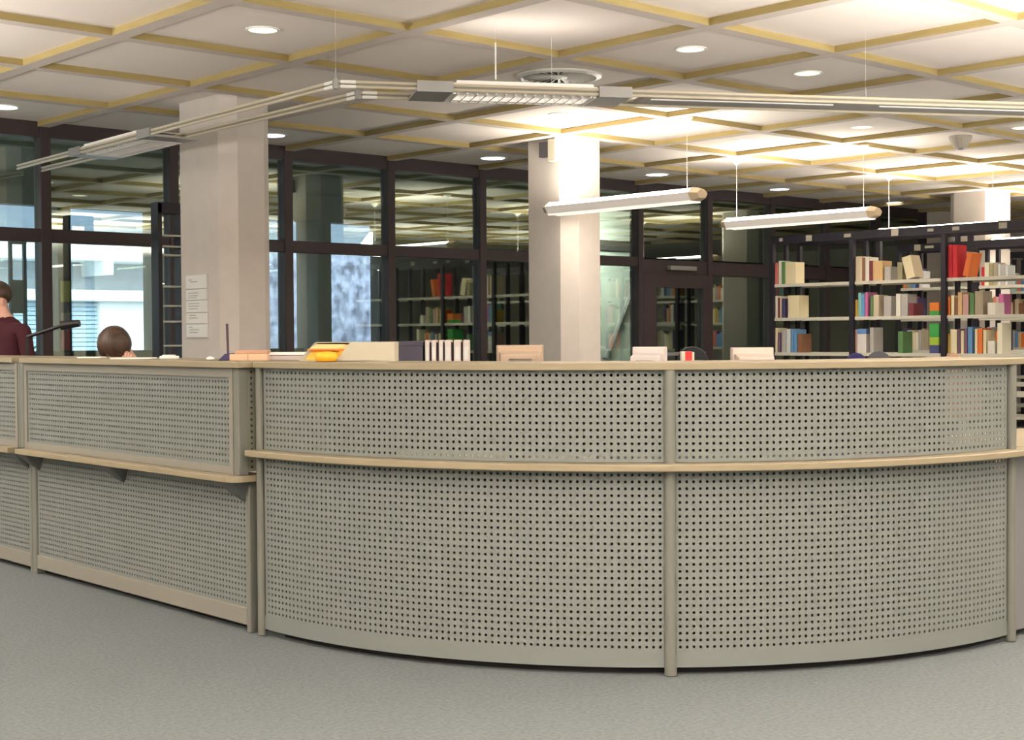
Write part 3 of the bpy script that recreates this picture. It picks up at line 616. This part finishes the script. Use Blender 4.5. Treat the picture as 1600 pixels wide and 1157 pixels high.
MB().tube((.02, .035, .03), (.017, .035, .165), .0055, 8).obj('pen', mat('dark_pen', (.05, .03, .04), .4), ph)
er = MB().ell((0, 0, .009), .02, .015, .009, 12, 6).obj('eraser', paper, smooth=True); er.location = (3.335, 5.66, ZT); tag(er, 'small white eraser left of the dark blue pen stand', 'eraser')
wp = thing('paper_tray', 'flat white paper tray between peach leaflets and magazine file', 'tray', (3.50, 5.44, ZT), VR)
MB().box(0, .16, 0, .10, 0, .022).obj('tray', mat('tray_grey', (.50, .44, .42), .6), wp, bevel=.003); MB().box(-.005, .165, -.004, .10, .024, .036).obj('papers', paper, wp)
n1 = MB().box(-.10, .10, 0, .12, 0, .006).obj('paper_sheet', paper); n1.location = (3.36, 6.46, ZT); n1.rotation_euler = (0, 0, VR); tag(n1, 'white paper sheets on the left counter before the bent head', 'papers')
n2 = MB().box(-.06, .06, 0, .12, 0, .006).obj('paper_sheet', paper); n2.location = (3.38, 6.95, ZT); n2.rotation_euler = (0, 0, VR); tag(n2, 'white paper sheets near the left edge of the counter', 'papers')
mo = thing('white_box', 'low rounded white box on left counter before the column', 'box', (3.385, 6.22, ZT), VR)
MB().box(0, .085, 0, .06, 0, .016).obj('body', paper, mo, bevel=.006); MB().box(.012, .07, .008, .05, .0165, .021).obj('lid', paper, mo, bevel=.003)

# staff cabinet behind the curve, with dark box and white files
cb = thing('staff_cabinet', 'low staff cabinet behind the counter carrying white files', 'cabinet', (4.90, 6.33, 0), VR)
MB().box(0, .62, 0, .40, .05, .92).obj('body', beige, cb); MB().box(-.01, .63, -.01, .41, .92, .945).obj('top', board, cb, bevel=.003); MB().box(.02, .60, .03, .38, 0, .05).obj('plinth', kick, cb)
for k in range(2):
    dd = MB().box(.01 + .305 * k, .30 + .305 * k, -.012, 0, .07, .90).obj('door', beige, cb); MB().tube((.27 + .07 * k, -.025, .5), (.27 + .07 * k, -.025, .62), .005, 6).obj('handle', steel, dd)
db = thing('slate_box', 'dark slate storage box left of the white files', 'box', (4.93, 6.34, .945), VR)
slate = mat('slate', (.075, .07, .10), .6); MB().box(0, .135, 0, .25, 0, .30).obj('body', slate, db, bevel=.004); MB().box(-.003, .138, -.003, .253, .275, .303).obj('lid', slate, db, bevel=.004); MB().lathe((.04, -.004, .17), [(.0, -.006), (.007, -.002), (.007, .004)], 10).obj('white_dot', paper, db)
xs = [(.148, .172), (.184, .209), (.225, .247), (.258, .293), (.309, .347), (.360, .393)]
for k, (a, c) in enumerate(xs):
    f = thing('box_file', 'white box file, %s from left in the row behind the counter' % ORD[k], 'file', (4.93 + a * r0.x, 6.34 + a * r0.y, .945), VR, 'white box files behind the counter')
    MB().box(0, c - a, 0, .24, 0, .308).obj('cover', mat('file_white', (.74, .66, .62), .6), f, bevel=.004); MB().box((c - a) * .2, (c - a) * .8, -.001, .0, .20, .27).obj('spine_label', paper, f); MB().lathe(((c - a) / 2, 0, .06), [(.0, 0), (.006, .001), (.006, .003)], 10).obj('finger_ring', steel, f)
for k in range(5):
    a = xs[k][1] + .001; c = xs[k + 1][0] - .001
    o = MB().box(0, c - a, .02, .22, 0, .295).obj('folder', mat('dark_folder', (.035, .02, .03), .6)); o.location = (4.93 + a * r0.x, 6.34 + a * r0.y, .945); o.rotation_euler = (0, 0, VR)
    tag(o, 'thin dark folder between the %s and %s white box files' % (ORD[k], ORD[k + 1]), 'folder', 'dark folders between the white files')

# staff desks and monitors
def desk(x, y, w, label):
    t = thing('staff_desk', label, 'desk', (x, y, 0), VR)
    MB().box(-w / 2, w / 2, -.1, .65, .715, .74).obj('desktop', board, t, bevel=.003)
    for a in (-w / 2 + .05, w / 2 - .05):
        for c in (-.05, .60): MB().tube((a, c, 0), (a, c, .715), .02, 8).obj('leg', steel, t)
    return t
def monitor(px, py, zt, w, body, label, turn=0):
    t = thing('crt_monitor', label, 'monitor', (px, py, .74), VR + turn, 'old monitors seen from behind')
    h = zt - .74; z0_ = .07
    MB().hexa([(-w / 2, .17, z0_), (w / 2, .17, z0_), (w / 2, .22, z0_), (-w / 2, .22, z0_)], [(-w / 2 + .01, .17, h), (w / 2 - .01, .17, h), (w / 2, .22, h + .004), (-w / 2, .22, h + .004)]).obj('front_shell', body, t, bevel=.006)
    k = w * .40
    MB().hexa([(-w / 2 + .02, .17, z0_ + .02), (w / 2 - .02, .17, z0_ + .02), (w / 2 - .02, .17, h - .035), (-w / 2 + .02, .17, h - .035)], [(-k, .03, z0_ + .05), (k, .03, z0_ + .05), (k, .03, h - .055), (-k, .03, h - .055)]).obj('rear_shell', body, t, bevel=.006)
    for q in range(5): MB().box(-k * .6, k * .6, .02, .028, h - .085 - q * .012, h - .080 - q * .012).obj('vent_slot', mat('slot', (.2, .18, .15), .8), t)
    MB().lathe((0, .16, 0), [(.11, 0), (.11, .02), (.05, .03), (.05, .08)], 18).obj('stand', body, t)
    MB().box(-w / 2 + .025, w / 2 - .025, .22, .224, z0_ + .03, h - .03).obj('screen', blackm, t)
monb = mat('monitor_beige', (.58, .44, .32), .55); monw = mat('monitor_white', (.72, .66, .64), .5); monp = mat('monitor_ivory', (.74, .62, .54), .5)
desk(6.02, 6.65, 1.0, 'staff desk behind the counter under the beige monitor'); monitor(6.02, 6.52, 1.212, .302, monb, 'beige monitor back left of the middle column')
desk(6.90, 5.95, 1.1, 'staff desk behind the counter under two pale monitors'); monitor(6.60, 6.02, 1.196, .225, monw, 'small white monitor back right of the middle column', R(-16)); monitor(7.12, 5.54, 1.188, .277, monp, 'ivory monitor back farthest right behind the counter')

# office chairs
def chair(x, y, rz, top, w, fab, label, slat=False):
    t = thing('office_chair', label, 'chair', (x, y, 0), rz, 'office chairs behind the counter')
    hb = .42; n = 10; b = MB(); pts = []
    wl = max(.20, w / 2); pts = [(-wl * .85, top - hb), (-wl, top - .25)] + [(w / 2 * math.cos(PI - PI * k / n), top - .12 + .12 * math.sin(PI * k / n)) for k in range(n + 1)] + [(wl, top - .25), (wl * .85, top - hb)]
    b.hexa([(a, .20, z) for a, z in pts], [(a * .96, .25, z) for a, z in pts]); b.obj('backrest', fab, t, bevel=.012)
    MB().box(-.23, .23, -.24, .20, .44, .51).obj('seat', fab, t, bevel=.02); MB().box(-.025, .025, .22, .26, .42, top - .3).obj('back_strut', blackm, t); MB().tube((0, 0, .1), (0, 0, .44), .025, 10).obj('gas_lift', steel, t)
    for k in range(5):
        a = 2 * PI * k / 5; e = (.27 * math.cos(a), .27 * math.sin(a), .05); l = MB().tube((0, 0, .1), e, .018, 8).obj('leg', blackm, t); MB().tube((e[0], e[1] - .012, .025), (e[0], e[1] + .012, .025), .025, 10).obj('castor', blackm, l)
chb = mat('chair_black', (.02, .022, .025), .6); chn = mat('chair_navy', (.025, .022, .11), .8); chg = mat('chair_slate', (.10, .10, .12), .8); cht = mat('chair_tan', (.34, .20, .13), .8)
chair(8.0, 6.78, VR, 1.187, .24, chb, 'black office chair behind the red and cream box')
chair(7.70, 5.152, VR, 1.152, .17, chn, 'navy office chair with arched back, right of ivory monitor'); chair(8.67, 5.62, VR, 1.15, .2, chg, 'slate office chair behind the navy chair'); chair(7.937, 4.60, VR, 1.15, .15, cht, 'tan rounded chair back near the right end of counter')
rb = thing('stamp_box', 'small red box with cream ends before the black chair', 'box', (5.715, 4.935, .74), VR)
pd = MB().box(-.05, .11, -.03, .12, 0, .40).obj('pedestal', greyin, rb); MB().box(-.008, .012, 0, .06, .40, .448).obj('cream_end', cream, rb, bevel=.002); MB().box(.0125, .048, 0, .06, .40, .448).obj('red_middle', mat('bright_red', (.75, .05, .05), .5), rb, bevel=.002); MB().box(.0485, .06, 0, .06, .40, .445).obj('cream_end', cream, rb, bevel=.002)
desk(5.75, 5.0, .5, 'small desk behind the curve under the red and cream box')

# ------------------------------------------------------------------ window-side things at the left
ps = thing('banner_strip', 'hanging strip of yellow, blue, grey and red panels on outer post', 'banner', (7.0, 14.93, 0))
for n_, z0_, z1_, c in (('yellow_panel', 1.67, 1.90, (.55, .48, .06)), ('blue_panel', 1.555, 1.665, (.02, .02, .10)), ('grey_panel', 1.38, 1.55, (.30, .30, .30)), ('red_panel', 1.14, 1.375, (.45, .02, .05))): MB().box(-.05, .05, -.01, .01, z0_, z1_).obj(n_, mat(n_, c, .7), ps)
MB().box(-.06, .06, .01, .018, 1.12, 1.95).obj('backing', blackm, ps)
es = thing('display_stand', 'black framed stand at the window behind the red sweater', 'stand', (5.42, 12.5, 0))
for a in (-.075, .055): box('post', a - .012, a + .012, -.02, .02, 0, 2.15, blackm, es)
box('top_bar', -.08, .07, -.02, .02, 2.12, 2.16, blackm, es); box('dark_panel', -.075, .055, -.015, .015, 1.50, 1.80, blackm, es); box('foot', -.12, .10, -.15, .15, 0, .03, blackm, es)
lp = thing('desk_lamp', 'black jointed desk lamp by the window left of the bent head', 'lamp', (3.83, 8.69, .725))
MB().lathe((0, 0, 0), [(.08, 0), (.08, .015), (.02, .025)], 16).obj('base', blackm, lp); MB().tube((0, 0, .02), (-.01, .01, .56), .012, 8).obj('lower_arm', blackm, lp); MB().tube((-.01, .01, .56), (.165, -.15, .635), .012, 8).obj('upper_arm', blackm, lp)
MB().tube((.15, -.135, .63), (.235, -.215, .645), .030, 10, r1=.022).obj('shade', blackm, lp)

# ------------------------------------------------------------------ people
def person(name, label, loc, rz, J, E, zones, hair=None, scale=1):
    names = list(J); me = bpy.data.meshes.new(name); me.from_pydata([Vector(J[n][0]) * scale for n in names], [(names.index(a), names.index(b)) for a, b in E], [])
    o = bpy.data.objects.new(name, me); COL.objects.link(o)
    sk = o.modifiers.new('skin', 'SKIN'); sk.use_smooth_shade = True; sb = o.modifiers.new('sub', 'SUBSURF'); sb.levels = 2; sb.render_levels = 2
    for i, n in enumerate(names):
        r = J[n][1]; r = r if isinstance(r, tuple) else (r, r); me.skin_vertices[0].data[i].radius = (r[0] * scale, r[1] * scale)
    me.skin_vertices[0].data[0].use_root = True
    dg = bpy.context.evaluated_depsgraph_get(); new = bpy.data.meshes.new_from_object(o.evaluated_get(dg)); o.modifiers.clear(); o.data = new
    new.materials.clear(); ms = [z[0] for z in zones]
    for m in ms: new.materials.append(m)
    for p in new.polygons:
        p.use_smooth = True; c = p.center / scale
        for k, z in enumerate(zones):
            if z[1](c): p.material_index = k; break
    o.location = loc; o.rotation_euler = (0, 0, rz); tag(o, label, 'person'); return o
def hand(J, E, wrist, palm, side, d, name):
    d = Vector(d).normalized(); lat = Vector((0, 0, 1)).cross(d).normalized()
    J[palm] = (Vector(J[wrist][0]) + d * .06, (.034, .018)); E.append((wrist, palm))
    for k, (o_, l) in enumerate(((-.027, .058), (-.009, .07), (.009, .066), (.027, .05))):
        a = '%s_f%d' % (palm, k); p = Vector(J[palm][0]) + d * .03 + lat * o_; J[a] = (p, .0095); q = p + d * l * .55 + Vector((0, 0, -.006)); J[a + 'm'] = (q, .009); J[a + 't'] = (q + d * l * .45 + Vector((0, 0, -.016)), .0075); E += [(palm, a), (a, a + 'm'), (a + 'm', a + 't')]
    p = Vector(J[wrist][0]) + d * .03 + lat * .035 * side; J[palm + 'th'] = (p, .0105); J[palm + 'tt'] = (p + d * .04 + lat * .018 * side, .0085); E += [(palm, palm + 'th'), (palm + 'th', palm + 'tt')]
V = lambda *a: Vector(a)
# seated, head bent forward; local +x is the facing direction
J = {'pelvis': (V(0, 0, .57), (.15, .12)), 'belly': (V(.03, 0, .70), (.145, .115)), 'chest': (V(.10, 0, .90), (.155, .115)), 'neckb': (V(.19, 0, 1.06), (.075, .07)), 'neck': (V(.245, 0, 1.125), (.052, .055)), 'head1': (V(.31, 0, 1.185), (.078, .085)), 'head2': (V(.355, 0, 1.245), (.080, .088)), 'crown': (V(.375, 0, 1.295), (.05, .055)), 'nose': (V(.40, 0, 1.165), .014)}
E = [('pelvis', 'belly'), ('belly', 'chest'), ('chest', 'neckb'), ('neckb', 'neck'), ('neck', 'head1'), ('head1', 'head2'), ('head2', 'crown'), ('head1', 'nose')]
for s, n in ((-1, 'r'), (1, 'l')):
    J['sh' + n] = (V(.16, .17 * s, 1.02), .062); J['el' + n] = (V(.27, .26 * s, .80), .043); J['wr' + n] = (V(.47, .13 * s, .765), .027)
    if s > 0: J['el' + n] = (V(.40, .26, .79), .043); J['wr' + n] = (V(.36, .155, 1.06), .029)
    E += [('chest', 'sh' + n), ('sh' + n, 'el' + n), ('el' + n, 'wr' + n)]; hand(J, E, 'wr' + n, 'pa' + n, -s, (1, -.15 * s, 0) if s < 0 else (-.25, -.12, 1), n)
    J['hip' + n] = (V(.04, .09 * s, .55), .088); J['kn' + n] = (V(.43, .12 * s, .53), .06); J['an' + n] = (V(.42, .12 * s, .09), .038); J['to' + n] = (V(.56, .13 * s, .04), .034); E += [('pelvis', 'hip' + n), ('hip' + n, 'kn' + n), ('kn' + n, 'an' + n), ('an' + n, 'to' + n)]
pinkm = mat('pink_shirt', (.60, .30, .29), .8); jean = mat('dark_trousers', (.03, .035, .06), .8); shoe = mat('dark_shoe', (.02, .02, .02), .5)
P1 = (4.28, 7.77)
zon = [(shoe, lambda c: c.z < .10), (jean, lambda c: c.z < .60), (skin, lambda c: c.x > .44 and c.z < .83 and c.y < .2), (skin, lambda c: c.x > .215 and c.z > 1.06), (pinkm, lambda c: True)]
p1 = person('person', 'person with dark hair bent forward at the left counter, only crown showing', (P1[0], P1[1], 0), PI, J, E, zon)
hb = MB()
def hfn(d): return 1 + .025 * math.sin(18 * d.y + 5 * d.z) - (.05 if abs(d.y) < .07 and d.z > .3 else 0)
hb.ell((.340, 0, 1.24), .098, .098, .107, 28, 18, 0, hfn); hb.obj('hair', hairm, p1, smooth=True)
for s in (-1, 1): MB().ell((.305, .088 * s, 1.17), .022, .010, .030, 10, 8).obj('ear', skin, p1, smooth=True)
for s in (-1, 1): MB().ell((.385, .032 * s, 1.185), .009, .012, .008, 8, 6).obj('eye', blackm, p1, smooth=True)
chair(4.42, 7.77, PI / 2 + PI, .86, .42, chn, 'navy office chair under the bent-over person')
# standing person in dark red at the left edge
J = {'pelvis': (V(0, 0, .95), (.15, .11)), 'belly': (V(.01, 0, 1.08), (.14, .105)), 'chest': (V(.02, 0, 1.25), (.155, .11)), 'neckb': (V(.01, -.05, 1.39), (.07, .065)), 'neck': (V(.02, -.10, 1.44), (.05, .052)), 'head1': (V(.035, -.15, 1.52), (.072, .082)), 'head2': (V(.03, -.165, 1.59), (.076, .088)), 'crown': (V(.02, -.175, 1.645), (.045, .052)), 'nose': (V(.125, -.15, 1.53), .013)}
E = [('pelvis', 'belly'), ('belly', 'chest'), ('chest', 'neckb'), ('neckb', 'neck'), ('neck', 'head1'), ('head1', 'head2'), ('head2', 'crown'), ('head1', 'nose')]
for s, n in ((-1, 'r'), (1, 'l')):
    J['sh' + n] = (V(.01, .175 * s, 1.345), .062); J['el' + n] = (V(-.0, .235 * s, 1.07), .042); J['wr' + n] = (V(.20, .20 * s, .95), .027)
    E += [('chest', 'sh' + n), ('sh' + n, 'el' + n), ('el' + n, 'wr' + n)]; hand(J, E, 'wr' + n, 'pa' + n, -s, (1, -.1 * s, -.3), n)
    J['hip' + n] = (V(0, .09 * s, .88), .088); J['kn' + n] = (V(.02, .10 * s, .48), .058); J['an' + n] = (V(-.01, .10 * s, .09), .038); J['to' + n] = (V(.13, .11 * s, .035), .034); E += [('pelvis', 'hip' + n), ('hip' + n, 'kn' + n), ('kn' + n, 'an' + n), ('an' + n, 'to' + n)]
redm = mat('dark_red_sweater', (.055, .008, .016), .85)
zon = [(shoe, lambda c: c.z < .09), (jean, lambda c: c.z < .95 and abs(c.y) < .2 and c.x < .12), (skin, lambda c: c.x > .13 and c.z < 1.05), (skin, lambda c: c.z > 1.425), (redm, lambda c: True)]
p2 = person('person', 'person in dark red sweater standing at the left edge of the photo', (4.16, 9.72, 0), PI + .1, J, E, zon)
MB().ell((.015, -.165, 1.59), .100, .098, .095, 20, 14, 0, lambda d: 1 if d.x < .35 else .84).obj('hair', hairm, p2, smooth=True)
for s in (-1, 1): MB().ell((.03, .084 * s - .15, 1.53), .020, .009, .028, 10, 8).obj('ear', skin, p2, smooth=True)
for s in (-1, 1): MB().ell((.105, .032 * s - .155, 1.565), .009, .012, .008, 8, 6).obj('eye', blackm, p2, smooth=True)
